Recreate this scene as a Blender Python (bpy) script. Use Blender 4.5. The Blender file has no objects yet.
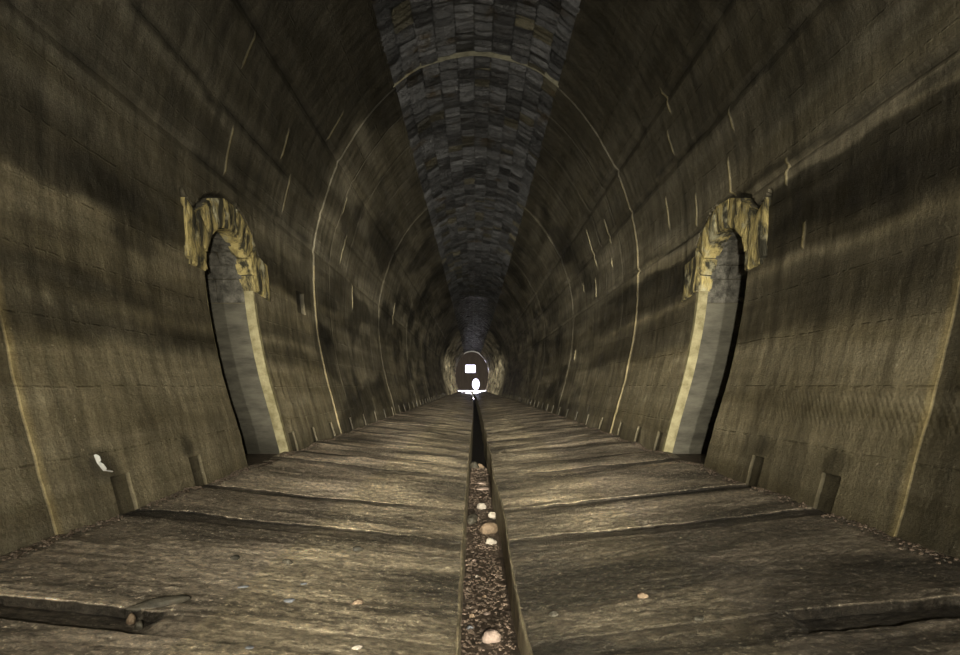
import bpy, bmesh, math, random
import numpy as np
from mathutils import Vector, noise, Matrix
R = random.Random(7)
C = bpy.context.scene.collection
F = 540.0; HC = 0.74            # focal length in pixels, camera height
YB, YE = -7.0, 78.0             # tunnel extent along +Y
YROUGH = 40.0

# ------------------------------------------------------------------ section
SEC = [(2.07,0),(2.19,.45),(2.30,.84),(2.38,1.2),(2.44,1.55),(2.485,2.0),(2.50,2.47),(2.497,2.8),(2.46,3.1),
       (2.37,3.44),(2.22,3.93),(2.10,4.19),(1.96,4.44),(1.82,4.67),(1.58,4.99),(1.27,5.31),(.94,5.56),(.68,5.67),(.34,5.76),(0,5.80)]
def catmull(P, n=8):
    P = [(2*P[0][0]-P[1][0], 2*P[0][1]-P[1][1])] + P + [(-P[-2][0], P[-2][1])]
    out = []
    for i in range(1, len(P)-2):
        a, b, c, d = [np.array(p, float) for p in P[i-1:i+3]]
        for k in range(n):
            t = k/n
            out.append(.5*((2*b)+(-a+c)*t+(2*a-5*b+4*c-d)*t*t+(-a+3*b-3*c+d)*t**3))
    out.append(np.array(P[-2], float))
    return np.array(out)
PR = catmull(SEC)
def hw(z): return float(np.interp(z, PR[:,1], PR[:,0]))
def nrm(z):
    e = .03; z = max(z, .04)
    dx = hw(min(z+e,5.79))-hw(max(z-e,0)); dz = min(z+e,5.79)-max(z-e,0)
    l = math.hypot(dx, dz)
    return dz/l, -dx/l          # outward (x for the right side, z)
def cx(y): return -.58*(max(0, y-15)/63)**1.5
def wp(side, y, z, off=0.0):
    nx, nz = nrm(z)
    return Vector((cx(y)+side*(hw(max(z,0))+off*nx + (z*.25 if z < 0 else 0)), y, z+off*nz))
def fbm(x, y, z=0, o=4): return noise.fractal((x, y, z), 1.0, 2.0, o)
def sm(a, b, x):
    t = min(1, max(0, (x-a)/(b-a))); return t*t*(3-2*t)

# ------------------------------------------------------------------ objects
def link(name, verts, faces, mat, parent=None, smooth=False, attr=None):
    me = bpy.data.meshes.new(name); me.from_pydata([tuple(v) for v in verts], [], faces); me.update()
    if attr is not None:
        a = me.color_attributes.new('tone', 'FLOAT_COLOR', 'POINT')
        flat = np.ones((len(verts), 4), np.float32); flat[:, :3] = np.array(attr, np.float32).reshape(len(verts), -1)
        a.data.foreach_set('color', flat.ravel())
    o = bpy.data.objects.new(name, me); C.objects.link(o)
    if mat: me.materials.append(mat)
    if smooth: me.polygons.foreach_set('use_smooth', [True]*len(me.polygons))
    if parent: o.parent = parent
    return o
def empty(name, loc=(0,0,0)):
    o = bpy.data.objects.new(name, None); o.location = loc; o.empty_display_size = .1; C.objects.link(o); return o
def tag(o, label=None, cat=None, group=None, kind=None):
    for k, v in (('label', label), ('category', cat), ('group', group), ('kind', kind)):
        if v: o[k] = v
    return o
def fixn(o, inside=None):
    bm = bmesh.new(); bm.from_mesh(o.data); bmesh.ops.recalc_face_normals(bm, faces=bm.faces); bm.to_mesh(o.data); bm.free()

# ------------------------------------------------------------------ materials
class N:
    def __init__(s, name):
        s.m = bpy.data.materials.new(name); s.m.use_nodes = True; s.t = s.m.node_tree; s.n = s.t.nodes; s.l = s.t.links
        s.b = s.n['Principled BSDF']; s.co = s.n.new('ShaderNodeNewGeometry').outputs['Position']
    def put(s, inp, v):
        if hasattr(v, 'links') or hasattr(v, 'is_linked'): s.l.new(v, inp)
        else: inp.default_value = v
    def map(s, sc, rot=(0,0,0), loc=(0,0,0), src=None):
        n = s.n.new('ShaderNodeMapping'); s.l.new(src or s.co, n.inputs[0])
        n.inputs['Scale'].default_value = sc; n.inputs['Rotation'].default_value = rot; n.inputs['Location'].default_value = loc
        return n.outputs[0]
    def noise(s, vec, scale=1, det=4, rough=.55, dist=0):
        n = s.n.new('ShaderNodeTexNoise'); s.l.new(vec, n.inputs['Vector'])
        n.inputs['Scale'].default_value = scale; n.inputs['Detail'].default_value = det
        n.inputs['Roughness'].default_value = rough; n.inputs['Distortion'].default_value = dist
        return n.outputs['Fac']
    def vor(s, vec, scale=1, feat='F1'):
        n = s.n.new('ShaderNodeTexVoronoi'); n.feature = feat; s.l.new(vec, n.inputs['Vector']); n.inputs['Scale'].default_value = scale
        return n.outputs['Distance']
    def ramp(s, v, stops):
        n = s.n.new('ShaderNodeValToRGB'); s.l.new(v, n.inputs[0]); e = n.color_ramp.elements
        while len(e) < len(stops): e.new(.5)
        for q, (p, c) in zip(e, stops):
            q.position = p; q.color = (*c, 1) if hasattr(c, '__len__') else (c, c, c, 1)
        return n.outputs[0]
    def math(s, op, a, b=0., clamp=False):
        n = s.n.new('ShaderNodeMath'); n.operation = op; n.use_clamp = clamp; s.put(n.inputs[0], a); s.put(n.inputs[1], b); return n.outputs[0]
    def mix(s, f, a, b, mode='MIX'):
        n = s.n.new('ShaderNodeMix'); n.data_type = 'RGBA'; n.blend_type = mode
        s.put(n.inputs[0], f)
        for i, v in ((6, a), (7, b)):
            if isinstance(v, tuple): n.inputs[i].default_value = (*v, 1) if len(v) == 3 else v
            else: s.put(n.inputs[i], v)
        return n.outputs[2]
    def bump(s, h, dist, strength=1, prev=None):
        n = s.n.new('ShaderNodeBump'); s.put(n.inputs['Height'], h); n.inputs['Distance'].default_value = dist
        n.inputs['Strength'].default_value = strength
        if prev is not None: s.l.new(prev, n.inputs['Normal'])
        return n.outputs[0]
    def attr(s, name='tone'):
        n = s.n.new('ShaderNodeAttribute'); n.attribute_name = name; return n.outputs['Color']
    def sep(s, v=None):
        n = s.n.new('ShaderNodeSeparateXYZ'); s.l.new(v or s.co, n.inputs[0]); return n.outputs
    def out(s, col, rough, nor=None, spec=.4):
        s.put(s.b.inputs['Base Color'], (*col, 1) if isinstance(col, tuple) else col); s.put(s.b.inputs['Roughness'], rough)
        s.b.inputs['Specular IOR Level'].default_value = spec
        if nor is not None: s.l.new(nor, s.b.inputs['Normal'])
        return s.m

def mat_wall():
    s = N('stained_concrete')
    tone = s.attr()
    blot = s.noise(s.map((1,.5,1.3)), 1.3, 5, .6)
    fine = s.noise(s.map((1,1,1.2)), 48, 5, .8)
    drip = s.noise(s.map((1,5,.55)), 1.6, 4, .6)
    streak = s.noise(s.map((.3,.22,3.2)), 1.5, 5, .6, .6)
    base = s.mix(s.ramp(blot, [(.3,0),(.7,1)]), (.19,.172,.115), (.33,.30,.215))
    base = s.mix(s.ramp(streak, [(.38,0),(.62,1)]), s.mix(1., base, (.66,.64,.58), 'MULTIPLY'), base)
    base = s.mix(1., base, s.ramp(drip, [(.32,.52),(.6,1.10)]), 'MULTIPLY')
    base = s.mix(1., base, s.ramp(fine, [(.32,.62),(.68,1.22)]), 'MULTIPLY')
    lime = s.ramp(s.noise(s.map((1,1.2,1.)), 16, 3, .8), [(.67,0),(.71,1)])
    base = s.mix(s.math('MULTIPLY', lime, .55), base, (.5,.47,.36))
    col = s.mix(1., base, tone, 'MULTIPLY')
    xyz = s.sep()
    # board marks and horizontal lift lines
    boards = s.math('PINGPONG', s.math('ADD', xyz[2], s.math('MULTIPLY', s.noise(s.co, 1.5, 3), .05)), .19)
    bl = s.math('MULTIPLY', s.ramp(s.math('MULTIPLY', boards, 5.26), [(0,1),(.05,0)]), s.ramp(s.noise(s.co, 14, 3), [(.45,0),(.6,1)]))
    # diagonal tool marks in a band low on the wall
    dg = s.n.new('ShaderNodeTexWave'); dg.bands_direction = 'Y'; s.l.new(s.map((1,1,1), (math.radians(38),0,0)), dg.inputs['Vector'])
    dg.inputs['Scale'].default_value = 9; dg.inputs['Distortion'].default_value = 1.2; dg.inputs['Detail'].default_value = 4
    zone = s.math('MULTIPLY', s.math('MULTIPLY', s.ramp(s.math('ABSOLUTE', s.math('SUBTRACT', xyz[2], .6)), [(.09,1),(.12,0)]), s.math('LESS_THAN', xyz[1], 4.0)), s.math('GREATER_THAN', xyz[0], 0))
    zone2 = s.ramp(s.math('ABSOLUTE', s.math('SUBTRACT', xyz[2], 1.75)), [(.12,1),(.3,0)])
    zz = s.math('ADD', zone, s.math('MULTIPLY', zone2, .2))
    n1 = s.bump(s.noise(s.map((1,1,1.3)), 55, 6, .75), .018, .7)
    n2 = s.bump(s.noise(s.map((1,1.2,.6)), 6, 4, .6), .03, .6, n1)
    n3 = s.bump(bl, .012, .8, n2)
    n4 = s.bump(s.math('MULTIPLY', dg.outputs['Fac'], zz), .004, .5, n3)
    jl = s.math('PINGPONG', s.math('ADD', xyz[1], s.math('MULTIPLY', s.noise(s.co, .8, 2), .12)), .575)
    jl = s.math('MAXIMUM', s.ramp(s.math('MULTIPLY', jl, 1.74), [(0,0),(.045,1)]), s.math('LESS_THAN', xyz[1], 8.4))
    n4 = s.bump(jl, .03, .8, n4)
    rg = s.ramp(s.noise(s.co, 5, 4), [(.3,.45),(.7,.8)])
    return s.out(col, rg, n4, .35)
def mat_render():
    s = N('grey_cement_render')
    col = s.mix(s.ramp(s.noise(s.map((1,.7,3.5)), 2.5, 5, .65), [(.35,0),(.65,1)]), (.060,.056,.045), (.135,.128,.102))
    x = s.sep(); d = s.math('ADD', x[2], s.math('ADD', s.math('MULTIPLY', s.math('ABSOLUTE', s.math('SUBTRACT', x[1], 5.3)), .35), s.math('MULTIPLY', s.noise(s.co, 3, 3), .12)))
    m = s.math('MULTIPLY', s.ramp(s.math('ADD', x[2], s.math('MULTIPLY', s.noise(s.co, 3, 3), .12)), [(.14,1),(.30,0)]), s.math('LESS_THAN', x[0], 0))
    col = s.mix(s.math('MULTIPLY', m, .8), col, (.03,.028,.02))  # shadow at the foot of the left niche, painted into the colour
    n = s.bump(s.noise(s.map((1,.7,3.5)), 6, 5, .7), .02, .8)
    return s.out(col, .7, n)
def mat_rock_lining():
    s = N('rough_stone_lining')
    v = s.vor(s.map((1,.8,1.2)), 3.2); e = s.ramp(s.vor(s.map((1,.8,1.2)), 3.2, 'DISTANCE_TO_EDGE'), [(0,0),(.08,1)])
    col = s.mix(s.noise(s.co, 1.7, 5, .7), (.16,.14,.10), (.70,.63,.47))
    col = s.mix(e, s.mix(1., col, (.4,.38,.36), 'MULTIPLY'), col)
    col = s.mix(1., col, s.attr(), 'MULTIPLY')
    n = s.bump(e, .05, .7); n = s.bump(s.noise(s.co, 8, 6, .7), .08, .8, n)
    return s.out(col, .7, n)
def mat_vault():
    s = N('slaty_vault_stone')
    tone = s.attr()
    col = s.mix(s.noise(s.map((1,3,1)), 4, 5, .65), (.03,.031,.034), (.47,.48,.50))
    col = s.mix(s.ramp(s.noise(s.map((1,1,1)), 2.1, 3), [(.58,0),(.7,1)]), col, (.15,.115,.07))
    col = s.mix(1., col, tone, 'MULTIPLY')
    n = s.bump(s.noise(s.map((.9,5,1.)), 9, 6, .8, .8), .22, 1)
    n = s.bump(s.noise(s.map((1,3,1)), 26, 4, .75), .03, 1, n)
    return s.out(col, s.ramp(s.noise(s.co, 6, 3), [(.35,.3),(.65,.7)]), n, .4)
def mat_floor():
    s = N('worn_concrete_floor')
    tone = s.attr()
    blot = s.noise(s.map((.8,1,1)), 1.4, 6, .65)
    band = s.ramp(s.noise(s.map((.5,1.7,1), (0,0,.05)), 1.3, 5, .62, .7), [(.40,.28),(.56,1.12)])
    base = s.mix(1., s.mix(blot, (.44,.365,.26), (.85,.73,.57)), band, 'MULTIPLY')
    pat = s.ramp(s.noise(s.map((.7,1.6,1), loc=(3,1,0)), 1.1, 5, .6, .5), [(.42,.5),(.6,1.05)])
    base = s.mix(1., base, pat, 'MULTIPLY')
    base = s.mix(s.ramp(s.noise(s.map((1,1.2,1)), 45, 5, .8), [(.56,0),(.63,1)]), base, (.95,.84,.66))  # sparkle on the grain painted in as bright specks
    base = s.mix(1., base, s.ramp(s.noise(s.map((1,1.3,1)), 26, 5, .78), [(.36,.3),(.62,1.3)]), 'MULTIPLY')
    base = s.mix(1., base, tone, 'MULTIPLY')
    w = s.noise(s.map((1.0,1.7,1), (0,0,math.radians(12))), 12, 5, .68, .5)
    n = s.bump(w, .05, .9)
    n = s.bump(s.noise(s.map((1,1.2,1), (0,0,math.radians(-8))), 55, 6, .75), .035, .95, n)
    rg = s.ramp(s.noise(s.co, 3, 4), [(.35,.28),(.65,.62)])
    return s.out(base, rg, n, .5)
def mat_simple(name, a, b, sc=6, bump=.02, rough=.7, spec=.4, st=(1,1,1), det=5):
    s = N(name)
    col = s.mix(s.ramp(s.noise(s.map(st), sc, det, .65), [(.35,0),(.65,1)]), a, b)
    n = s.bump(s.noise(s.map(st), sc*2.5, 5, .7), bump, .8)
    return s.out(col, rough, n, spec)
def mat_ochre():
    s = N('ochre_stained_stone')
    v = s.noise(s.map((1,1,.30)), 7.5, 5, .68, .5)
    col = s.mix(s.ramp(v, [(.44,0),(.58,1)]), (.045,.042,.028), (.56,.46,.20))
    col = s.mix(s.ramp(s.noise(s.co, 7, 4), [(.55,0),(.7,1)]), col, (.50,.47,.32))
    n = s.bump(s.noise(s.map((1,1,.4)), 13, 6, .7, .4), .07, .9)
    return s.out(col, .65, n, .4)
M = dict(wall=mat_wall(), rock=mat_rock_lining(), vault=mat_vault(), floor=mat_floor(), ochre=mat_ochre(),
    block=mat_simple('grey_niche_block', (.06,.058,.05), (.20,.19,.165), 12, .05, .75),
    render=mat_render(),
    curb=mat_simple('drain_edge_concrete', (.12,.10,.065), (.34,.29,.19), 8, .02, .6),
    mud=mat_simple('drain_mud', (.035,.027,.02), (.11,.08,.06), 14, .04, .55),
    grit=mat_simple('brown_grit', (.045,.034,.026), (.20,.15,.115), 5, .01, .6),
    water=mat_simple('wet_drain_bottom', (.01,.01,.01), (.035,.03,.025), 10, .03, .6, .2),
    pale=mat_simple('pale_stone', (.25,.22,.19), (.45,.41,.35), 22, .008, .6),
    pink=mat_simple('pinkish_stone', (.22,.165,.14), (.42,.33,.28), 20, .008, .6),
    brown=mat_simple('brown_brick_stone', (.12,.085,.055), (.26,.19,.13), 16, .015, .7),
    blue=mat_simple('bluish_grey_flake', (.20,.21,.24), (.36,.38,.42), 20, .006, .5),
    dark=mat_simple('dark_stone', (.03,.028,.022), (.09,.08,.06), 16, .01, .6),
    rust=mat_simple('rusty_iron', (.09,.04,.02), (.25,.13,.06), 20, .01, .6),
    door=mat_simple('dull_brown_boarding', (.04,.030,.026), (.065,.05,.043), 1.5, .01, .7, .3, (5,1,.6)),
    frame=mat_simple('pale_portal_stone', (.40,.40,.40), (.60,.60,.60), 5, .02, .6),
    ground=mat_simple('pale_gravel_path', (.5,.47,.42), (.75,.72,.66), 7, .02, .8),
    edge=mat_simple('limed_concrete_edge', (.20,.175,.09), (.40,.36,.22), 9, .01, .7),
    lime=mat_simple('white_lime_crust', (.6,.62,.62), (.8,.8,.78), 20, .01, .6))

# ------------------------------------------------------------------ layout numbers
SLOTS = [-1.2, -.1, .95, 2.0, 3.30, 4.15, 5.6, 6.30, 7.08, 7.95, 9.08, 10.2, 11.35, 12.5, 13.65]
while SLOTS[-1] < 76: SLOTS.append(SLOTS[-1]+1.15)
SW = .17
RINGS = [-2.95, 2.66, 8.28, 13.9, 19.5, 25.1, 30.7, 36.3, YROUGH]
NY0, NY1, NC, NR, NZ = 4.9, 6.0, 5.45, .55, 1.78

def ring_off(y):                      # each pour tapers outward; the next one starts proud of it
    if y >= YROUGH: return 0
    a = max([r for r in RINGS if r <= y], default=RINGS[0]-5.6)
    h = .011 if a < 5 else (.022 if a < 10 else (.009 if a < 15 else .004))
    return -h + h*min(1, (y-a)/2.5)

def in_niche(y, z):
    return NY0 <= y <= NY1 and (z < NZ or math.hypot(y-NC, z-NZ) < NR)

TL = [(0,.86),(.3,1.0),(.95,1.05),(1.08,.62),(1.18,.66),(1.27,.98),(1.36,.66),(1.5,.72),(1.62,.86),(1.8,.84),(1.90,.96),(1.98,.5),
      (2.15,.42),(2.3,.55),(2.45,.62),(2.8,.52),(2.83,.28),(2.87,.5),(3.38,.46),(3.42,.22),(3.46,.44),(4.1,.38),(4.16,.22),(4.2,.36),(5.3,.30)]
TR = [(0,.82),(.3,.98),(1.1,1.0),(1.2,.60),(1.5,.55),(1.63,.62),(1.70,.95),(1.78,.52),(1.9,.40),(2.2,.36),(2.30,.40),(2.34,.86),
      (2.46,.84),(2.52,.45),(2.60,.72),(2.78,.66),(2.9,.56),(3.34,.52),(3.38,.22),(3.42,.42),(4.0,.46),(4.05,.24),(4.1,.4),(5.3,.30)]
FAR = [(0,.75),(.4,.85),(1.4,.8),(2.2,.62),(2.9,.66),(3.3,.8),(3.42,.5),(4.2,.5),(5.3,.3)]
BLOT = {-1: [(3.2,1.35,.9,.12,.55),(4.4,1.5,.5,.10,.7),(2.9,1.62,.5,.07,.75),(3.0,2.35,.9,.12,.7),(5.2,3.1,1.2,.12,.7),(3.9,1.80,.28,.16,.5),(3.65,2.1,.3,.15,.6),(8.7,1.55,.55,.22,.4),(8.9,2.15,.7,.18,.5),(10.3,.75,.35,.35,.35),(4.6,1.15,.7,.10,.7),
             (8.6,3.3,.9,.35,1.5),(6.9,2.55,.9,.16,1.5),(12.6,.5,.4,.4,.55),(3.2,1.1,.4,.12,.7),(3.12,.28,.12,.10,.4),(4.0,.28,.10,.09,.5)],
        1: [(3.0,1.35,.9,.14,.7),(3.6,2.05,.8,.14,.6),(2.9,2.4,.4,.05,.4),(4.2,3.1,.6,.25,.75),(3.0,1.9,.8,.16,.6),(6.5,2.0,.5,.2,.6),(9.5,2.3,.9,.16,.6),(7.6,2.55,.8,.18,1.3),(9.4,3.1,1.2,.3,1.35),(4.6,.35,.4,.3,1.15),
            (13,1.1,.6,.35,.65),(3.22,.28,.12,.10,.45),(4.05,.28,.10,.09,.5),(30,1.2,3,.8,.5)]}
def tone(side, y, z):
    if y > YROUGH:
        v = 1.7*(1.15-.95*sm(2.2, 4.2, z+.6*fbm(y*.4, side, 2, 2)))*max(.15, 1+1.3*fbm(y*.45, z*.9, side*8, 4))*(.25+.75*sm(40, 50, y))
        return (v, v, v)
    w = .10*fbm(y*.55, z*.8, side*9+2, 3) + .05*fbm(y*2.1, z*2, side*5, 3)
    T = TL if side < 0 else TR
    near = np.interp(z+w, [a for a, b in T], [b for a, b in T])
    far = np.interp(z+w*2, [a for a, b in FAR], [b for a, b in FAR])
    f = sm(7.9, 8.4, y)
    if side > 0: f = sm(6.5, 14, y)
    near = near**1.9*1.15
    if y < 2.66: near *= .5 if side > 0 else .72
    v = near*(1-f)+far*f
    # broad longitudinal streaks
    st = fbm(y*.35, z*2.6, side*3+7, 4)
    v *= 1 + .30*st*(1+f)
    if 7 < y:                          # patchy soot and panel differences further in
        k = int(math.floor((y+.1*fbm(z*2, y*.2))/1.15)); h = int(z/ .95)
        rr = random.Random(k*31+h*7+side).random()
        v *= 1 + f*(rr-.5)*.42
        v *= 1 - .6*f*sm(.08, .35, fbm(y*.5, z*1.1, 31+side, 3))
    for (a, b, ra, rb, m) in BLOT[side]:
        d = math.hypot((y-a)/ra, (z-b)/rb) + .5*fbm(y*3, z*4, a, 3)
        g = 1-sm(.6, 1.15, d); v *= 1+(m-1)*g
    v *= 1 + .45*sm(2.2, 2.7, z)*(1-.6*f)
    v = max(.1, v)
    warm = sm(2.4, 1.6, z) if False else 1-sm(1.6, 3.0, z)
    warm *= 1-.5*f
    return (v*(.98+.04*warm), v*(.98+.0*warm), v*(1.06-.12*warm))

# ------------------------------------------------------------------ walls
def edge(vals, e=.0025): return [q for v in vals for q in (v-e, v+e)]
# short shutter lips on the upper walls: (y, z0, z1)
LIPS = {-1: [(5.35,2.86,3.28),(6.9,3.0,3.4),(6.5,3.5,3.8),(9.8,3.0,3.5),(10.9,2.3,2.8),(16.2,2.6,3.2),(5.2,3.85,4.15),(7.6,4.2,4.6),(9.2,3.7,3.95)],
        1: [(5.3,2.62,2.95),(4.32,2.36,2.56),(4.05,1.78,1.98),(6.95,2.75,3.15),(5.1,3.2,3.36),(6.1,2.55,2.9),(6.4,3.5,3.72),(6.2,3.9,4.15),(9.6,3.3,3.7),(9.8,2.9,3.05),
            (10.9,3.2,3.9),(12.4,2.9,3.1),(11.2,2.6,2.95),(13.2,1.4,1.6)]}
LE = sorted(set(q for L_ in LIPS.values() for (a, b, c) in L_ for q in (a-.004, a+.0005, a+.016, a+.026)))
def ylist():
    ys = list(np.arange(YB, 1.5, .2)) + list(np.arange(1.5, 4.5, .045)) + list(np.arange(4.5, 6.5, .025)) + list(np.arange(6.5, 12, .07)) + \
         list(np.arange(12, 24, .15)) + list(np.arange(24, 40, .3)) + list(np.arange(40, YE+.01, .22)) + [YE]
    ys += edge(RINGS) + edge([NY0, NY1])
    for s_ in SLOTS:
        if s_ < 40: ys += edge([s_, s_-SW])
    ys += edge([7.46, 7.80]) + LE
    ys = sorted(set(round(y, 4) for y in ys))
    keep = edge(RINGS+[NY0, NY1, 7.46, 7.80]+SLOTS+[s_-SW for s_ in SLOTS])+LE; keep = set(round(k, 4) for k in keep)
    out = []
    for y in ys:
        if y in keep: 
            if out and out[-1] not in keep and y-out[-1] < .006: out.pop()
            out.append(y)
        elif not out or y-out[-1] > .012: out.append(y)
    return out
def zlist(side):
    zs = [-.32, -.1] + list(np.arange(0, 1.7, .04)) + list(np.arange(1.7, 2.68, .022)) + list(np.arange(2.68, 5.31, .065)) + [5.33] + edge([.21, 1.76, 2.07])
    return sorted(set(round(z, 4) for z in zs))
def wall(side, name):
    ys, zs = ylist(), zlist(side)
    V, T = [], []
    idx = {}
    for j, y in enumerate(ys):
        ro = ring_off(y)
        if j+1 < len(ys) and any(abs(y-(r-.0025)) < 1e-3 for r in RINGS if r < YROUGH): ro = 0
        fine = y > .5 and y < 14
        for z in zs:
            d = ro; lipt = False
            if y < YROUGH+.01:
                d += .012*fbm(y*1.1, z*1.3, side*4, 3) + (.004*fbm(y*9, z*9, side, 2) if fine else 0)
                # seams along the pours
                for zz in ((2.83, 3.42, 4.16) if side < 0 else (2.50, 3.38, 4.05)):
                    if abs(z-zz) < .04: d += .035*(1-abs(z-zz)/.04)
            else:
                b = sm(YROUGH, YROUGH+7, y)
                d += b*(.16*noise.noise((y*1.3, z*1.5, side*3)) + .10*noise.noise((y*3.1, z*3.3, side))) - .08*b
            if NY0 <= y <= NY1 and in_niche(y, z): d = 1.0
            for s_ in SLOTS:
                if s_-SW <= y <= s_ and z <= .21: d += .022
            if side < 0 and 7.46 <= y <= 7.80 and 1.76 <= z <= 2.07: d += .055
            for (a, b, c) in LIPS[side]:
                if b <= z <= c and 0 <= y-a < .025: d -= .016; lipt = True
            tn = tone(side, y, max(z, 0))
            if any(s_-SW <= y <= s_ and z <= .21 for s_ in SLOTS): tn = tuple(q*.40 for q in tn)  # shaded back of the notches, darkened in the vertex tone
            if side < 0 and 7.46 <= y <= 7.80 and 1.76 <= z <= 2.07: tn = tuple(q*.3 for q in tn)  # inside of the small recess darkened in tone to look shaded
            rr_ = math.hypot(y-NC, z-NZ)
            if z > 1.85 and ((.80 < rr_ < .865) or (2.20 < z-.5*(4.75-y) < 2.33 and 4.57 < y < 4.88 and rr_ > .8)): d += .05; tn = tuple(q*.25 for q in tn)  # groove round the stone head, its shadow line painted dark
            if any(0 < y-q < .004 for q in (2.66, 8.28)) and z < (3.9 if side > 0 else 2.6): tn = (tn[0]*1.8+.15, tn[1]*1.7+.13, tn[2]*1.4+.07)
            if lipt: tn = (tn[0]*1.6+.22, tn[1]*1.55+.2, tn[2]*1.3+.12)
            if d == 1.0: tn = (.6,.6,.58)
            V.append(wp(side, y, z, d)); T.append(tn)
    nz = len(zs); Fc = []
    for j in range(len(ys)-1):
        for i in range(nz-1):
            a = j*nz+i; q = (a, a+1, a+nz+1, a+nz)
            Fc.append(q if side > 0 else q[::-1])
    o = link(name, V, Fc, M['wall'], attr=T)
    o.data.materials.append(M['rock'])
    k = 0
    mi = []
    for j in range(len(ys)-1):
        mi += [1 if ys[j] >= YROUGH else 0]*(nz-1)
    o.data.polygons.foreach_set('material_index', mi)
    tag(o, kind='structure', label='long curving %s tunnel wall of stained concrete' % ('left-hand' if side < 0 else 'right-hand'))
    return o
wL = wall(-1, 'wall_left'); wR = wall(1, 'wall_right')

# ------------------------------------------------------------------ prism of a wall patch, rough front face
def patch_mesh(side, quad, o0, o1, n=7, amp=.012, seed=0, V=None, Fc=None, edge_in=.010):
    """quad: four (y,z) corners, counter-clockwise; o0 = offset of the front (tunnel side), o1 = offset of the back"""
    if V is None: V, Fc = [], []
    b0 = len(V)
    (a, b, c, d) = [np.array(q, float) for q in quad]
    for L in range(2):
        for i in range(n+1):
            for j in range(n+1):
                u, v = i/n, j/n
                p = a*(1-u)*(1-v)+b*u*(1-v)+c*u*v+d*(1-u)*v
                off = o0 if L == 0 else o1
                if L == 0:
                    e = min(u, 1-u, v, 1-v)
                    off += (edge_in if e == 0 else 0) - amp*1.2*fbm(p[0]*7+seed, p[1]*4, seed*3.1, 4)
                V.append(wp(side, p[0], p[1], off))
    m = (n+1)*(n+1)
    I = lambda L, i, j: b0+L*m+i*(n+1)+j
    for L in range(2):
        for i in range(n):
            for j in range(n):
                q = (I(L,i,j), I(L,i+1,j), I(L,i+1,j+1), I(L,i,j+1)); Fc.append(q if L == 0 else q[::-1])
    for k in range(n):
        for (p, q) in (((k,0),(k+1,0)), ((n,k),(n,k+1)), ((n-k,n),(n-k-1,n)), ((0,n-k),(0,n-k-1))):
            Fc.append((I(0,*q), I(0,*p), I(1,*p), I(1,*q)))
    return V, Fc
def surround(side, label):
    root = empty('stone_niche_surround', (cx(NC)+side*hw(2), NC, NZ))
    inv = Matrix.Translation(-Vector(root.location))
    def add(name, quad, seed, o0=-.045):
        V, Fc = patch_mesh(side, quad, o0, .14, 8, .009, seed)
        V = [v-root.location for v in V]
        o = link(name, V, Fc, M['ochre'], root); fixn(o); return o
    n = 9
    for k in range(n):
        a0 = math.pi*k/n+.012; a1 = math.pi*(k+1)/n-.012
        ro0 = .815+.008*math.sin(k*2.3); ri = .54
        q = [(NC-ri*math.cos(a0), NZ+ri*math.sin(a0)), (NC-ro0*math.cos(a0), NZ+ro0*math.sin(a0)),
             (NC-ro0*math.cos(a1), NZ+ro0*math.sin(a1)), (NC-ri*math.cos(a1), NZ+ri*math.sin(a1))]
        add('voussoir', q, k+side*20, -.030-.004*math.sin(k*1.7))
    add('shoulder_stone', [(4.60,2.35),(4.60,1.85),(4.915,1.80),(4.86,2.20)], 31+side, -.035)
    add('shoulder_stone', [(5.985,1.80),(6.42,1.74),(6.40,2.16),(5.99,2.22)], 41+side, -.035)
    tag(root, label, 'stone surround', 'ochre stone heads of the two wall niches')
    return root
surround(-1, 'ochre stained stone arch head around the niche in the left wall')
surround(1, 'ochre stained stone arch head around the niche in the right wall')

# niche lining: rendered jambs below, grey stone courses turning over as a small barrel vault
def jpath(t):                     # t = height up the jamb; above the springing it follows the arch (t measured along the arc)
    if t <= NZ: return NY1-.016, t
    a = (t-NZ)/.534
    return NC+.534*math.cos(a), NZ+.534*math.sin(a)
def course(side, t0, t1, o0, o1, V, Fc, mirror=False, lift=0., amp=.006, seed=0, n=6, edge_in=.006):
    b = len(V)
    for L in range(2):
        for i in range(n+1):
            for k in range(n+1):
                t = t0+(t1-t0)*i/n; off = o0+(o1-o0)*k/n
                y, z = jpath(t)
                if t <= NZ: ny, nz = -1, 0
                else: a = (t-NZ)/.534; ny, nz = -math.cos(a), -math.sin(a)
                h = lift+amp*fbm(t*9, off*9, seed, 3) - (edge_in if i in (0, n) or k in (0, n) else 0)
                if L: h = -.05
                y += ny*h; z += nz*h
                if mirror: y = 2*NC-y
                V.append(Vector((cx(y)+side*(hw(max(z, 0))+off), y, z)))
    m = (n+1)*(n+1); I = lambda L, i, k: b+L*m+i*(n+1)+k
    for L in range(2):
        for i in range(n):
            for k in range(n): Fc.append((I(L,i,k), I(L,i+1,k), I(L,i+1,k+1), I(L,i,k+1)))
    for k in range(n):
        for (p, q) in (((k,0),(k+1,0)), ((n,k),(n,k+1)), ((n-k,n),(n-k-1,n)), ((0,n-k),(0,n-k-1))):
            Fc.append((I(0,*q), I(0,*p), I(1,*p), I(1,*q)))
AL = NZ+.534*math.pi/2
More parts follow.
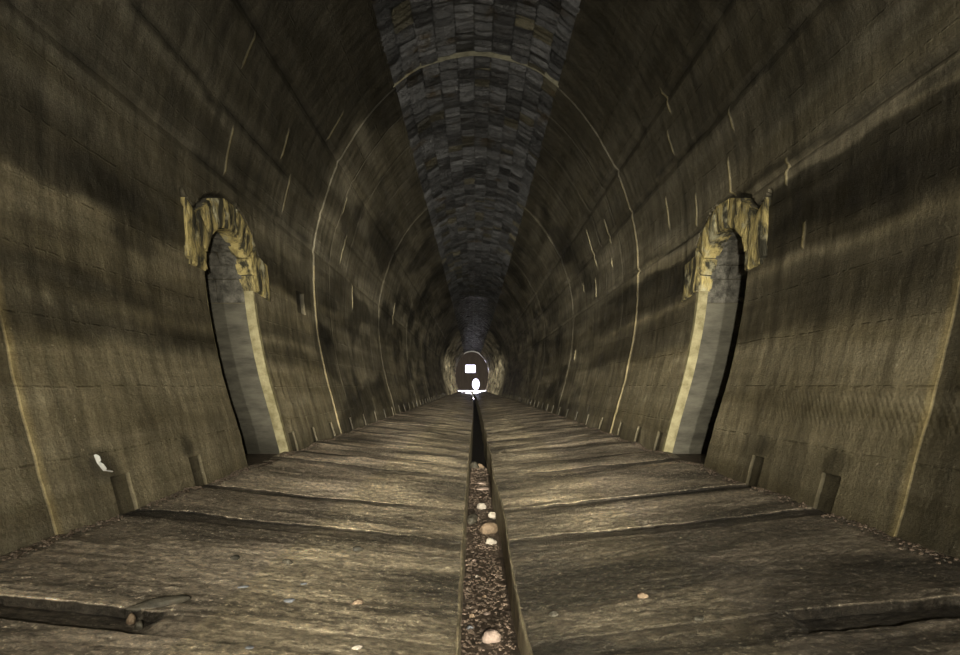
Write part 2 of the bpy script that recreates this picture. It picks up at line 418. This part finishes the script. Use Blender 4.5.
for side, par in ((-1, wL), (1, wR)):
    V, Fc = [], []
    for mir in (False, True):
        zb = [-.25,.14,.36,.60,.86,1.10,1.38,1.655]
        for k in range(len(zb)-1):
            course(side, zb[k], zb[k+1], .105, 1.0, V, Fc, mir, .004*math.sin(k*2.1+side), .004, k, 6, .0025)
    o = link('niche_render', V, Fc, M['render'], par); fixn(o)
    V, Fc = [], []
    for mir in (False, True):
        tc = [1.66, NZ+.14, NZ+.296, NZ+.448, NZ+.63, AL]
        for k in range(5):
            cuts = [.105, .105+(.30, .62, .20, .45, .5)[(k+(side > 0)) % 5], 1.0]
            for q in range(2):
                course(side, tc[k]+.004, tc[k+1]-.004, cuts[q]+.003, cuts[q+1]-.003, V, Fc, mir, .006+.005*((k*3+q) % 3), .010, k*2+q, 6, .008)
    o = link('niche_blockwork', V, Fc, M['block'], par); fixn(o)
    o['label'] = 'grey stone courses lining the niche head'
    V, Fc = [], []
    for mir in (False, True):
        for k in range(12):
            course(side, -.2+k*.166, -.2+(k+1)*.166, .012 if mir else -.002, .10, V, Fc, mir, .012, .004, k, 4, 0.)
    o = link('niche_edge', V, Fc, M['edge'], par); fixn(o)
    o['label'] = 'pale limed edge of the niche'
    V = [Vector((cx(5)+side*x, y, z)) for (x, z) in ((2.0,-.012),(3.3,-.012)) for y in (NY0-.02, NY1+.02)]
    o = link('niche_floor', V, [(0,1,3,2)], M['mud'], par)
    pass

# lime crust on the left wall
V, Fc = [], []
for k, (y0, z0, y1, z1) in enumerate([(3.055,.35,3.06,.30),(3.06,.305,3.09,.25),(3.09,.255,3.14,.235)]):
    patch_mesh(-1, [(y0,z0),(y0+.012,z0-.004),(y1+.012,z1),(y1,z1+.004)], -.026, .01, 4, .002, k, V, Fc)
o = link('lime_deposit', V, Fc, M['lime'], wL); fixn(o)

# ------------------------------------------------------------------ vault of slaty stones
def vault():
    # arc-length samples between the two wall tops
    P = PR[PR[:,1] >= 5.30]; P = np.vstack([[hw(5.31), 5.31], P[P[:,1] > 5.31]])
    full = np.vstack([P*[-1,1], (P[::-1])[1:]])
    full = full[np.argsort(full[:,0])]
    s = np.concatenate([[0], np.cumsum(np.hypot(*np.diff(full, axis=0).T))]); Ltot = s[-1]
    def at(t):
        x = np.interp(t, s, full[:,0]); z = np.interp(t, s, full[:,1])
        x2 = np.interp(min(t+.05, Ltot), s, full[:,0]); z2 = np.interp(min(t+.05, Ltot), s, full[:,1])
        x1 = np.interp(max(t-.05, 0), s, full[:,0]); z1 = np.interp(max(t-.05, 0), s, full[:,1])
        l = math.hypot(x2-x1, z2-z1); return x, z, -(z2-z1)/l, (x2-x1)/l
    V, Fc, T = [], [], []
    cols = [0,.085,.19,.29,.395,.49,.585,.69,.79,.9,1.0]
    r = random.Random(3)
    def quadstrip(t0, t1, y0, y1, off, tn, n=3):
        rim = []
        b = len(V); far = y0 > 30
        n = 1 if far else n
        ny = 1 if far else max(2, int((y1-y0)/.034))
        lay = []
        g = fbm
        sk = (r.random()-.5)*.25
        steps = [r.random()**2*.085 for _ in range(ny+1)]
        for j in range(ny+1):
            for i in range(n+1):
                u = i/n; v = j/ny
                tt = t0+(t1-t0)*u; yy = y0+(y1-y0)*v + sk*(u-.5)*(t1-t0)*min(1, 1)
                x, z, nx, nz = at(tt)
                o_ = off + (0 if far else steps[j]-.02 + .016*fbm(x*5, yy*11, 3, 3))
                if i in (0, n) or j in (0, ny): o_ += .014
                V.append((cx(yy)+x+nx*o_, yy, z+nz*o_)); T.append(tn)
        for j in range(ny):
            for i in range(n):
                a = b+j*(n+1)+i; Fc.append((a, a+n+1, a+n+2, a+1))
        # skirt
        ring = [b+i for i in range(n+1)] + [b+j*(n+1)+n for j in range(1, ny+1)] + [b+ny*(n+1)+i for i in range(n-1, -1, -1)] + [b+j*(n+1) for j in range(ny-1, 0, -1)]
        rb = len(V)
        for q in ring:
            x, y, z = V[q]; V.append((x*1.0, y, z+.08)); T.append(tn)
        m = len(ring)
        for k in range(m): Fc.append((ring[k], rb+k, rb+(k+1) % m, ring[(k+1) % m]))
    for c in range(len(cols)-1):
        t0 = cols[c]*Ltot; t1 = cols[c+1]*Ltot
        y = YB - r.random()*.3
        while y < YE-.05:
            ln = r.uniform(.16, .42) if y < 30 else r.uniform(.4, .8)
            if y < RINGS[2] < y+ln+.05: ln = max(.08, RINGS[2]-y)
            y1 = min(YE, y+ln)
            base = ring_off(.5*(y+y1)) - .0
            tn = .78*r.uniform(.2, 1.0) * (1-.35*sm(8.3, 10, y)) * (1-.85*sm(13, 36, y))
            warm = r.random() < .1
            off = base + r.uniform(-.02, .035)
            if abs(y-RINGS[2]) < .01: off = base-.03
            if r.random() < .05: off += .05; tn *= .5
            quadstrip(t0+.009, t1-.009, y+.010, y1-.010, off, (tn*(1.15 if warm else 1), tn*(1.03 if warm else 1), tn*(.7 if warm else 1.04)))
            y = y1
    # mortar lip where two lengths of lining meet
    b = len(V); n = 40; lipj = [.006*fbm(i*.9, 3, 1, 2) for i in range(n+1)]
    for i in range(n+1):
        x, z, nx, nz = at(Ltot*i/n)
        for (yy, o_) in ((8.235,.05),(8.24+lipj[i],-.022-lipj[i]),(8.25+lipj[i],-.016),(8.27,.05)):
            V.append((x+nx*o_, yy, z+nz*o_)); T.append((1.5,1.4,1.0))
    for i in range(n):
        for k in range(3):
            a = b+i*4+k; Fc.append((a, a+4, a+5, a+1))
    # mortar backing
    b = len(V); n = 16; ysb = list(np.arange(YB, YE+.01, 2.5)); 
    if ysb[-1] < YE: ysb.append(YE)
    for yy in ysb:
        for i in range(n+1):
            x, z, nx, nz = at(Ltot*i/n); V.append((cx(yy)+(x+nx*.07)*1.03, yy, z+nz*.07)); T.append((.3,.3,.3))
    for j in range(len(ysb)-1):
        for i in range(n):
            a = b+j*(n+1)+i; Fc.append((a, a+n+1, a+n+2, a+1))
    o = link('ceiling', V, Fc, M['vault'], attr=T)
    tag(o, kind='structure', label='dark slaty stone vault running the length of the tunnel')
vault()

# ------------------------------------------------------------------ floor with sleeper slots and central drain
DL, DR = -.09, .19
def zfl(x, y=0):
    return -.22*(1-min(1, abs(x)/2.07))
def drain_l(y): return float(np.interp(y, [2,3,6.6], [.062,.072,.09]))
def drain_r(y): return DR + .012*math.sin(y*1.9)*(1-sm(1.5, 2, y)*0)
def fl_h(x, y, side):
    """floor height at offset x from the tunnel's centre line"""
    h = zfl(x) - .0
    ax = abs(x)
    for k, s_ in enumerate(SLOTS):
        if s_-SW <= y <= s_:
            dep = .030+.012*math.sin(k*2.7+side)
            if abs(s_-2.0) < .01: dep = .060
            if abs(s_-5.6) < .01 or abs(s_-7.08) < .01: dep = .045
            reach = .75+.25*math.sin(k*1.9+side*2)
            f = sm(reach-.55, reach+.25, ax+.12*fbm(y*0+k, x*1.5, 4, 2))
            if abs(s_-2.0) < .01: f = sm(1.12, 1.2, ax)-.12
            if abs(s_-3.3) < .01 and side > 0: f = .35+.65*f
            if s_ > 4.5: dep *= .8*math.sin(math.pi*min(1,max(0,(y-s_+SW)/SW)))
            if abs(y-s_) < .001: dep = min(dep, .011)
            h -= dep*(.75 if s_ < 2.5 else .5)*(.22+.78*f)
    if y < 14:
        h += .010*fbm(x*1.3, y*2.2, side, 3) + .007*fbm(x*3.2+y*1.2, y*9, 5+side, 3)
        h += .0035*fbm(x*9, y*26, 2, 2)
    if y < 6: h += .0038*fbm(x*21+y*3, y*30, 7, 3)
    else:
        h += .010*fbm(x*1.3, y*2.2, side, 2)
    # broad swells across the slabs
    if y < 40: h += .012*math.sin(y*5.6+1.3*fbm(x*.9, y*.5, 1, 2))*sm(.2, .9, ax)*sm(3.3, 4.0, y)
    return h
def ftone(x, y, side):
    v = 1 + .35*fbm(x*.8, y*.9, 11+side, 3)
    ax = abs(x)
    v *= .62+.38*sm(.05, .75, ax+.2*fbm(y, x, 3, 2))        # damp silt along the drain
    if side > 0: v *= .50+.50*sm(2.6, 4.4, y+.5*fbm(x*1.2, y*.5, 8, 3))   # shade over the near right slab, put into its colour
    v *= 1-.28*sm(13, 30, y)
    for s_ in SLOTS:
        if s_-SW <= y <= s_: v *= (.1 if abs(y-s_) < .001 else (.12 if y > s_-.02 else .36) if ax > .5 else .5) if y > 2.3 or ax > 1.15 else .6  # slot shade painted into the tone, deepest at the far face
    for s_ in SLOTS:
        if 0 < y-s_ < .004 and (y > 2.3 or ax > 1.15): v *= 1.9  # lit rim of each slot, brightened in the colour
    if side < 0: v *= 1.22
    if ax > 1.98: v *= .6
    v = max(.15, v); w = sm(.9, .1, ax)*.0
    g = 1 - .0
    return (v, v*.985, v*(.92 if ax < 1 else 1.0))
def floor():
    ys = list(np.arange(YB, 1.0, .2))+list(np.arange(1.0, 5.2, .018))+list(np.arange(5.2, 10, .035))+list(np.arange(10, 22, .07))+list(np.arange(22, 40, .2))+list(np.arange(40, YE, .6))+[YE]
    keep = set()
    for s_ in SLOTS: keep |= set(round(q, 4) for q in edge([s_, s_-SW], .003)+[s_])
    ys = sorted(set(round(y, 4) for y in ys) | set(k for k in keep if k < YE))
    out = []
    for y in ys:
        if y in keep:
            if out and out[-1] not in keep and y-out[-1] < .005: out.pop()
            out.append(y)
        elif not out or y-out[-1] > .005: out.append(y)
    ys = out
    V, Fc, T = [], [], []
    for side, n, lo, hi in ((-1,130,1.0,5.6),(1,130,1.0,5.6),(-1,40,-99,1.0),(1,40,-99,1.0),(-1,44,5.6,99),(1,44,5.6,99)):
        b = len(V)
        yy_ = [y for y in ys if lo <= y <= hi]; yy_ = yy_ if hi > 6 else yy_+[min(q for q in ys if q > hi)]
        for y in yy_:
            e = drain_l(y) if side < 0 else drain_r(y)
            for i in range(n+1):
                u = i/n; ax = e+.011+(2.12-e-.011)*u
                x = side*ax; h = fl_h(x, y, side)
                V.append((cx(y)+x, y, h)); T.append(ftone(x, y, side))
        for j in range(len(yy_)-1):
            for i in range(n):
                a = b+j*(n+1)+i; q = (a, a+1, a+n+2, a+n+1); Fc.append(q if side > 0 else q[::-1])
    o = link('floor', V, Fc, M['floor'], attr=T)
    tag(o, kind='structure', label='worn concrete tunnel floor with transverse sleeper slots')
    return o, ys
fl, fys = floor()
def bedz(y): return float(np.interp(y, [-7,2.0,2.6,4.0,6.5,8.6,9.1,78], [-.33,-.33,-.39,-.52,-.55,-.57,-.80,-.80]))
def curb(side):
    V, Fc = [], []
    ys = sorted(set(list(np.arange(YB, 1, .5))+list(np.arange(1, 12, .06))+list(np.arange(12, YE, .5))+[YE]))
    for y in ys:
        e = drain_l(y) if side < 0 else drain_r(y)
        e += .006*fbm(y*3, side*4, 0, 3)
        zt = zfl(.13)+.006+.005*fbm(y*4, 2, side, 3)
        lean = 0
        w = .012
        for (ax, z) in ((e+w+.004, zt-.03), (e+w, zt), (e+.004, zt+.001), (e, zt-.008), (e-lean, zt-.2+.01*fbm(y*5, 9, side, 2)), (e-lean*2, -.86)):
            V.append((cx(y)+side*ax, y, z))
    m = 6
    for j in range(len(ys)-1):
        for i in range(m-1):
            a = j*m+i; q = (a, a+1, a+m+1, a+m); Fc.append(q[::-1] if side > 0 else q)
    return link('drain_edge', V, Fc, M['curb'], fl)
curb(-1); curb(1)
def bed():
    for (a, b, st, mat) in ((YB, 9.1, .03, 'mud'), (9.1, YE, .5, 'water')):
        V, Fc = [], []; ys = list(np.arange(a, b, st))+[b]; n = 8
        for y in ys:
            for i in range(n+1):
                x = -.13+.36*i/n
                V.append((cx(y)+x, y, bedz(y+(.5*noise.noise((x*9, 2, 1)) if 8 < y < 9.1 else 0))+(.012*fbm(x*12, y*8, 1, 3) if y < 9.05 else 0)))
        for j in range(len(ys)-1):
            for i in range(n):
                q = j*(n+1)+i; Fc.append((q, q+1, q+n+2, q+n+1))
        o = link('drain_bed', V, Fc, M[mat], fl, smooth=(mat == 'mud'))
bed()

# ------------------------------------------------------------------ stones
def rock_vf(size, seed, sub=3, ang=.35):
    bm = bmesh.new(); bmesh.ops.create_icosphere(bm, subdivisions=sub, radius=1)
    V = []
    for v in bm.verts:
        p = v.co.copy()
        k = 1 + ang*noise.noise(p*1.1+Vector((seed*3.7, seed, 1))) + .12*noise.noise(p*3+Vector((seed, 5, 2)))
        p *= k
        if p.z < -.55: p.z = -.55+(p.z+.55)*.25
        V.append(Vector((p.x*size[0], p.y*size[1], p.z*size[2])))
    Fc = [[q.index for q in f.verts] for f in bm.faces]; bm.free()
    return V, Fc
def stone(name, loc, size, rz, mat, label, cat='stone', group=None, seed=1, rx=0, ang=.35):
    V, Fc = rock_vf(size, seed, 3, ang)
    m = Matrix.Rotation(rx, 3, 'X'); V = [m@v for v in V]
    z0 = min(v.z for v in V); V = [v-Vector((0,0,z0)) for v in V]
    o = link(name, V, Fc, M[mat]); o.location = loc; o.rotation_euler = (0,0,rz)
    for p in o.data.polygons: p.use_smooth = True
    tag(o, label, cat, group)
    return o
def px_bed(px, py):                  # pixel on the drain bed -> place
    D = 3.
    for _ in range(30): D = F*(HC-bedz(D))/(py-386.)
    return ((px-476.)/F*D, D, bedz(D)-.004)
def px_floor(px, py):
    D = 3.
    for _ in range(60):
        x = (px-476.)/F*D; D = .5*D+.5*F*(HC-fl_h(x, D, -1 if x < 0 else 1))/(py-386.)
    x = (px-476.)/F*D
    return (x, D, fl_h(x, D, -1 if x < 0 else 1)-.006)
g = 'stones lying in the drain'
stone('stone', px_bed(491,642), (.040,.034,.034), .3, 'pink', 'large pale pinkish rounded stone in the drain nearest the camera', group=g, seed=2)
stone('stone', px_bed(487,615), (.018,.014,.010), .8, 'pink', 'small flat pink stone in the drain just behind the large pale one', group=g, seed=3)
stone('stone', px_bed(472,617), (.015,.014,.012), .1, 'brown', 'small tan stone against the left side of the drain near the front', group=g, seed=4)
stone('stone', px_bed(470,629), (.020,.015,.010), 1.0, 'blue', 'flat bluish flake at the left side of the drain by the large pale stone', group=g, seed=5)
stone('stone', px_bed(484,637), (.012,.012,.010), .0, 'dark', 'small dark pebble left of the large pale stone in the drain', group=g, seed=6)
stone('stone', px_bed(491.5,544), (.045,.030,.030), .2, 'pale', 'pale white lump in the drain in front of the brown block', group=g, seed=7)
stone('stone', px_bed(488.5,533), (.080,.060,.058), .35, 'brown', 'large tan brown block filling the right half of the drain', group=g, seed=8, ang=.2)
stone('stone', px_bed(493,518), (.040,.030,.035), .5, 'pale', 'pale wedge shaped stone behind the brown block in the drain', group=g, seed=9, ang=.6)
stone('stone', px_bed(472.5,523), (.045,.090,.050), -.3, 'dark', 'dark grey leaning slab at the left side of the drain beside the brown block', group=g, seed=10)
stone('stone', px_bed(481.5,509), (.050,.040,.042), 0, 'pale', 'smooth round whitish stone in the drain behind the brown block', group=g, seed=11, ang=.15)
stone('stone', px_bed(483,490), (.085,.045,.022), .15, 'pink', 'flat pinkish slab lying across the drain beyond the round whitish stone', group=g, seed=12)
stone('stone', px_bed(481,484), (.060,.05,.020), -.2, 'pink', 'smaller flat pinkish slab furthest along the rubble in the drain', group=g, seed=13)
stone('stone', (-.03,8.75,-.62), (.07,.09,.08), .3, 'dark', 'dark boulder where the rubble ends and the drain drops away', group=g, seed=17)
stone('stone', (.07,8.9,-.66), (.05,.07,.07), 1.3, 'brown', 'brown rock at the right edge of the drop in the drain', group=g, seed=18)
stone('stone', px_bed(477,577), (.012,.012,.010), .2, 'pale', 'tiny white pebble amid dark grit midway along the near drain', group=g, seed=14)
stone('stone', px_bed(484.5,597), (.014,.010,.009), .2, 'brown', 'small tan pebble in the drain a little behind the small flat pink stone', group=g, seed=15)
stone('stone', px_bed(474,561), (.018,.014,.010), .9, 'pink', 'small pink flake at left in the drain in front of the pale lump', group=g, seed=16)
g2 = 'loose bits on the slabs'
stone('stone_shard', px_floor(163,604), (.105,.024,.018), .55, 'dark', 'long dark pointed shard at the end of the nearest slot on the left slab', 'stone', g2, seed=21, ang=.5)
stone('stone_flake', px_floor(179,597), (.024,.013,.008), .5, 'blue', 'pale grey flake at the tip of the long dark shard', 'stone', g2, seed=22)
stone('stone', px_floor(131,619), (.014,.012,.026), .2, 'brown', 'small upright tan stone on the left slab below the long dark shard', 'stone', g2, seed=23)
stone('stone', px_floor(139,629), (.013,.012,.020), .2, 'dark', 'black lump beside the small upright tan stone', 'stone', g2, seed=24)
stone('stone_flake', px_floor(116,640), (.026,.014,.006), .3, 'blue', 'pale blue grey flake low on the left slab near the picture corner', 'stone', g2, seed=25)
stone('stone_flake', px_floor(286,601), (.034,.020,.006), .6, 'blue', 'largest grey flake in the middle of the left slab', 'stone', g2, seed=26)
stone('stone_flake', px_floor(243,587), (.022,.016,.006), .2, 'blue', 'grey flake on the left slab left of the largest flake', 'stone', g2, seed=27)
stone('stone_flake', px_floor(303,584), (.020,.014,.006), .9, 'blue', 'small grey flake on the left slab just behind the largest flake', 'stone', g2, seed=28)
stone('stone', px_floor(235,559), (.022,.016,.014), .2, 'dark', 'black lump on the left slab, left one of a pair', 'stone', g2, seed=29)
stone('stone', px_floor(287,563), (.024,.016,.015), .1, 'dark', 'black lump on the left slab, right one of a pair', 'stone', g2, seed=30)
stone('stone', px_floor(358,550), (.030,.020,.016), .5, 'dark', 'dark lump on the left slab nearest the drain', 'stone', g2, seed=31)
stone('stone', px_floor(357,604), (.026,.012,.014), .5, 'brown', 'brown clod on the left slab to the right of the largest flake', 'stone', g2, seed=32)
stone('stone_flake', px_floor(249,648), (.016,.014,.006), 1.2, 'blue', 'grey flake at the very bottom of the picture on the left slab', 'stone', g2, seed=33)
stone('stone', px_floor(642,597), (.024,.014,.014), .1, 'brown', 'tan clod on the middle of the right slab', 'stone', g2, seed=34)
stone('stone', px_floor(699,619), (.020,.014,.010), .2, 'dark', 'black lump on the right slab', 'stone', g2, seed=35)
stone('stone', px_floor(554,615), (.020,.018,.014), .2, 'dark', 'dark rounded lump on the right slab close to the drain', 'stone', g2, seed=36)
stone('stone', px_floor(357,648), (.018,.012,.010), .2, 'pale', 'pinkish pebble low on the left slab halfway to the drain', 'stone', g2, seed=37)

def grit(name, pts, mat, label, cat):
    V, Fc = [], []
    cache = [rock_vf((1,1,.8), k, 1, .6) for k in range(6)]
    for (x, y, z, s_) in pts:
        v, f = cache[R.randrange(6)]; b = len(V); a = R.random()*6.28
        for p in v: V.append((x+s_*(p.x*math.cos(a)-p.y*math.sin(a)), y+s_*(p.x*math.sin(a)+p.y*math.cos(a)), z+s_*p.z*.9))
        Fc += [[b+i for i in q] for q in f]
    o = link(name, V, Fc, M[mat]); tag(o, label, cat, kind='stuff'); return o
pts = []
for _ in range(2600):
    y = 1.5+7.4*R.random()**1.5; x = R.uniform(-.08, .165); pts.append((x, y, bedz(y)+.003, R.uniform(.003, .011)*(1 if R.random() < .93 else 1.6)))
grit('drain_gravel', pts, 'grit', 'fine brown gravel and silt lining the bottom of the drain', 'gravel')
for side, lb in ((-1, 'crumbled grit along the foot of the left wall'), (1, 'crumbled grit along the foot of the right wall')):
    pts = []
    for _ in range(1300):
        y = 1.3+14*R.random()**1.6
        if any(s_-SW-.01 <= y <= s_+.01 for s_ in SLOTS): continue
        ax = 2.055-abs(R.gauss(0, .035)); x = cx(y)+side*ax
        pts.append((x, y, fl_h(side*ax, y, side)+.003, R.uniform(.004, .012)))
    grit('wall_foot_grit', pts, 'grit', lb, 'grit')
pts = []
for _ in range(900):
    y = 1.4+6*R.random(); side = -1 if R.random() < .55 else 1
    x = side*R.uniform(.25, 1.95)
    if any(s_-SW-.02 <= y <= s_+.02 for s_ in SLOTS): continue
    pts.append((x, y, fl_h(x, y, side)+.001, R.uniform(.002, .005)))
grit('slab_grit', pts, 'curb', 'tiny crumbs of concrete scattered over both floor slabs', 'grit')

# ------------------------------------------------------------------ far end: boarded door, sill, outside
def curve_plate(name, loops, y, th, mat, parent=None):
    cu = bpy.data.curves.new(name, 'CURVE'); cu.dimensions = '2D'; cu.fill_mode = 'BOTH'; cu.extrude = th/2
    for L in loops:
        sp = cu.splines.new('POLY'); sp.points.add(len(L)-1); sp.use_cyclic_u = True
        for p, (x, z) in zip(sp.points, L): p.co = (x, z, 0, 1)
    t = bpy.data.objects.new(name, cu); C.objects.link(t); t.matrix_world = Matrix.Rotation(math.pi/2, 4, 'X')
    bpy.context.view_layer.update()
    me = bpy.data.meshes.new_from_object(t.evaluated_get(bpy.context.evaluated_depsgraph_get()))
    bpy.data.objects.remove(t)
    me.transform(Matrix.Translation((0, y, 0))@Matrix.Rotation(math.pi/2, 4, 'X')); me.materials.clear(); me.materials.append(mat)
    o = bpy.data.objects.new(name, me); C.objects.link(o)
    if parent: o.parent = parent
    return o
CE = cx(YE)
def outline(k, zb, inset=0):
    P = PR[::4]; R_ = [(CE+x*k, zb+(z)*k*.985+ (0)) for x, z in P]; L_ = [(CE-x*k, zb+z*k*.985) for x, z in P[::-1][1:]]
    return R_+L_
d1 = empty('door_1', (CE, YE, 0)); tag(d1, kind='structure', label='brown boarded tunnel door with a rectangular and an oval opening')
def rr(x0, x1, z0, z1, r=.12):
    out = []
    for (a, b, s0) in ((x1-r, z1-r, 0), (x0+r, z1-r, 90), (x0+r, z0+r, 180), (x1-r, z0+r, 270)):
        for k in range(5):
            t = math.radians(s0+k*22.5); out.append((a+r*math.cos(t), b+r*math.sin(t)))
    return out
oval = [(-.02+.52*math.cos(t), 1.0+.80*math.sin(t)) for t in np.linspace(0, 2*math.pi, 33)[:-1]]
pan = curve_plate('door_panel', [[(x+(-.04), z) for x, z in outline(.972, .10)], rr(-1.52,-.08,2.65,3.78), oval], YE-.3, .08, M['door'], d1)
pan.location = -Vector(d1.location)
fr = curve_plate('opening_frame', [rr(-1.60,0,2.57,3.86), rr(-1.52,-.08,2.65,3.78)], YE-.36, .05, M['door'], d1); fr.location = -Vector(d1.location)
t1 = curve_plate('trim_1', [outline(1.25, -1), outline(.985, .02)], YE+.25, .5, M['frame'])
tag(t1, kind='structure', label='pale stone portal ring around the far door')
gm = link('floor_outside', [(-14,YE,-.1),(14,YE,-.1),(14,YE+40,-.1),(-14,YE+40,-.1)], [(0,1,2,3)], M['ground']); gm.name = 'ground'
tag(gm, kind='structure', label='sunlit gravel path outside the far portal')
# unseen panel added behind the camera to keep sky light out
wb = link('light_block_back', [(-3.2,YB,-1),(3.2,YB,-1),(3.2,YB,6.5),(-3.2,YB,6.5)], [(0,3,2,1)], M['block']); tag(wb, kind='structure', label='added unseen panel shutting out light behind the camera')
# keep daylight out of the shell: rock mass around the lining
rock = []
RV = [(-4.5,-1.2),(4.5,-1.2),(4.5,7.5),(-4.5,7.5)]
V = [(x,YB-.2,z) for x, z in RV]+[(x-.58*0,YE+.5,z) for x, z in RV]
o = link('rock_mass', V, [(0,1,5,4),(1,2,6,5),(2,3,7,6),(3,0,4,7),(0,3,2,1)], M['block']); o.name = 'hillside'; tag(o, kind='structure', label='rock of the hill around the tunnel lining')
t2 = curve_plate('hill_face', [[(-4.5,-1.2),(4.5,-1.2),(4.5,7.5),(-4.5,7.5)], outline(1.15, -.9)], YE+.5, .04, M['rock']); t2.parent = o

# ------------------------------------------------------------------ light
def spot(name, loc, target, power, angle, blend, radius, col):
    l = bpy.data.lights.new(name, 'SPOT'); l.energy = power; l.spot_size = math.radians(angle); l.spot_blend = blend; l.shadow_soft_size = radius; l.color = col
    o = bpy.data.objects.new(name, l); C.objects.link(o); o.location = loc
    o.rotation_euler = (Vector(target)-Vector(loc)).to_track_quat('-Z', 'Y').to_euler(); return o
WARM = (1.0, .925, .735)
# the photographer's torch: stacked cones beside the camera; the spots further back are added
def torch(name, at, elev, power, angle, blend=1., yaw=0.):
    e = math.radians(elev); a = math.radians(yaw)
    spot(name, at, (at[0]+10*math.sin(a), at[1]+10*math.cos(a), at[2]+10*math.tan(e)), power, angle, blend, .035, WARM)
LX = (.10, -.6, .84)
torch('torch_spill', LX, 12, 230, 165, .5)
torch('torch_wide', LX, 9, 800, 84)
torch('torch_middle', LX, 7, 2100, 52)
torch('torch_narrow', LX, 3.5, 7500, 31)
torch('torch_beam', LX, 1.8, 30000, 17, 1., -.3)
torch('torch_far', LX, .8, 60000, 9, 1., -.5)
LB = (.12, -3.0, .80)  # added spots behind the camera, for deeper floor shadows
torch('added_back_wide', LB, 8, 620, 130, .6)
torch('added_back_middle', LB, 4, 5200, 38)
sun = bpy.data.lights.new('sun', 'SUN'); sun.energy = 14; sun.angle = math.radians(2); sun.color = (.95,.93,1)
so = bpy.data.objects.new('sun', sun); C.objects.link(so); so.rotation_euler = Vector((.03,-1,-.35)).to_track_quat('-Z', 'Y').to_euler(); so.location = (0,90,10)
w = bpy.data.worlds.new('world'); bpy.context.scene.world = w; w.use_nodes = True
w.node_tree.nodes['Background'].inputs[0].default_value = (.80,.76,1,1); w.node_tree.nodes['Background'].inputs[1].default_value = 4

# ------------------------------------------------------------------ camera
cam = bpy.data.cameras.new('camera'); co = bpy.data.objects.new('camera', cam); C.objects.link(co)
co.location = (0,0,HC); co.rotation_euler = (math.pi/2,0,0)
cam.sensor_width = 36; cam.sensor_fit = 'HORIZONTAL'; cam.lens = F/960*36; cam.shift_x = 4/960; cam.shift_y = 58.5/960; cam.clip_start = .02; cam.clip_end = 300
sc = bpy.context.scene; sc.camera = co
sc.view_settings.view_transform = 'Standard'; sc.view_settings.look = 'None'; sc.view_settings.exposure = .12; sc.view_settings.gamma = 1
sc.view_settings.use_curve_mapping = False
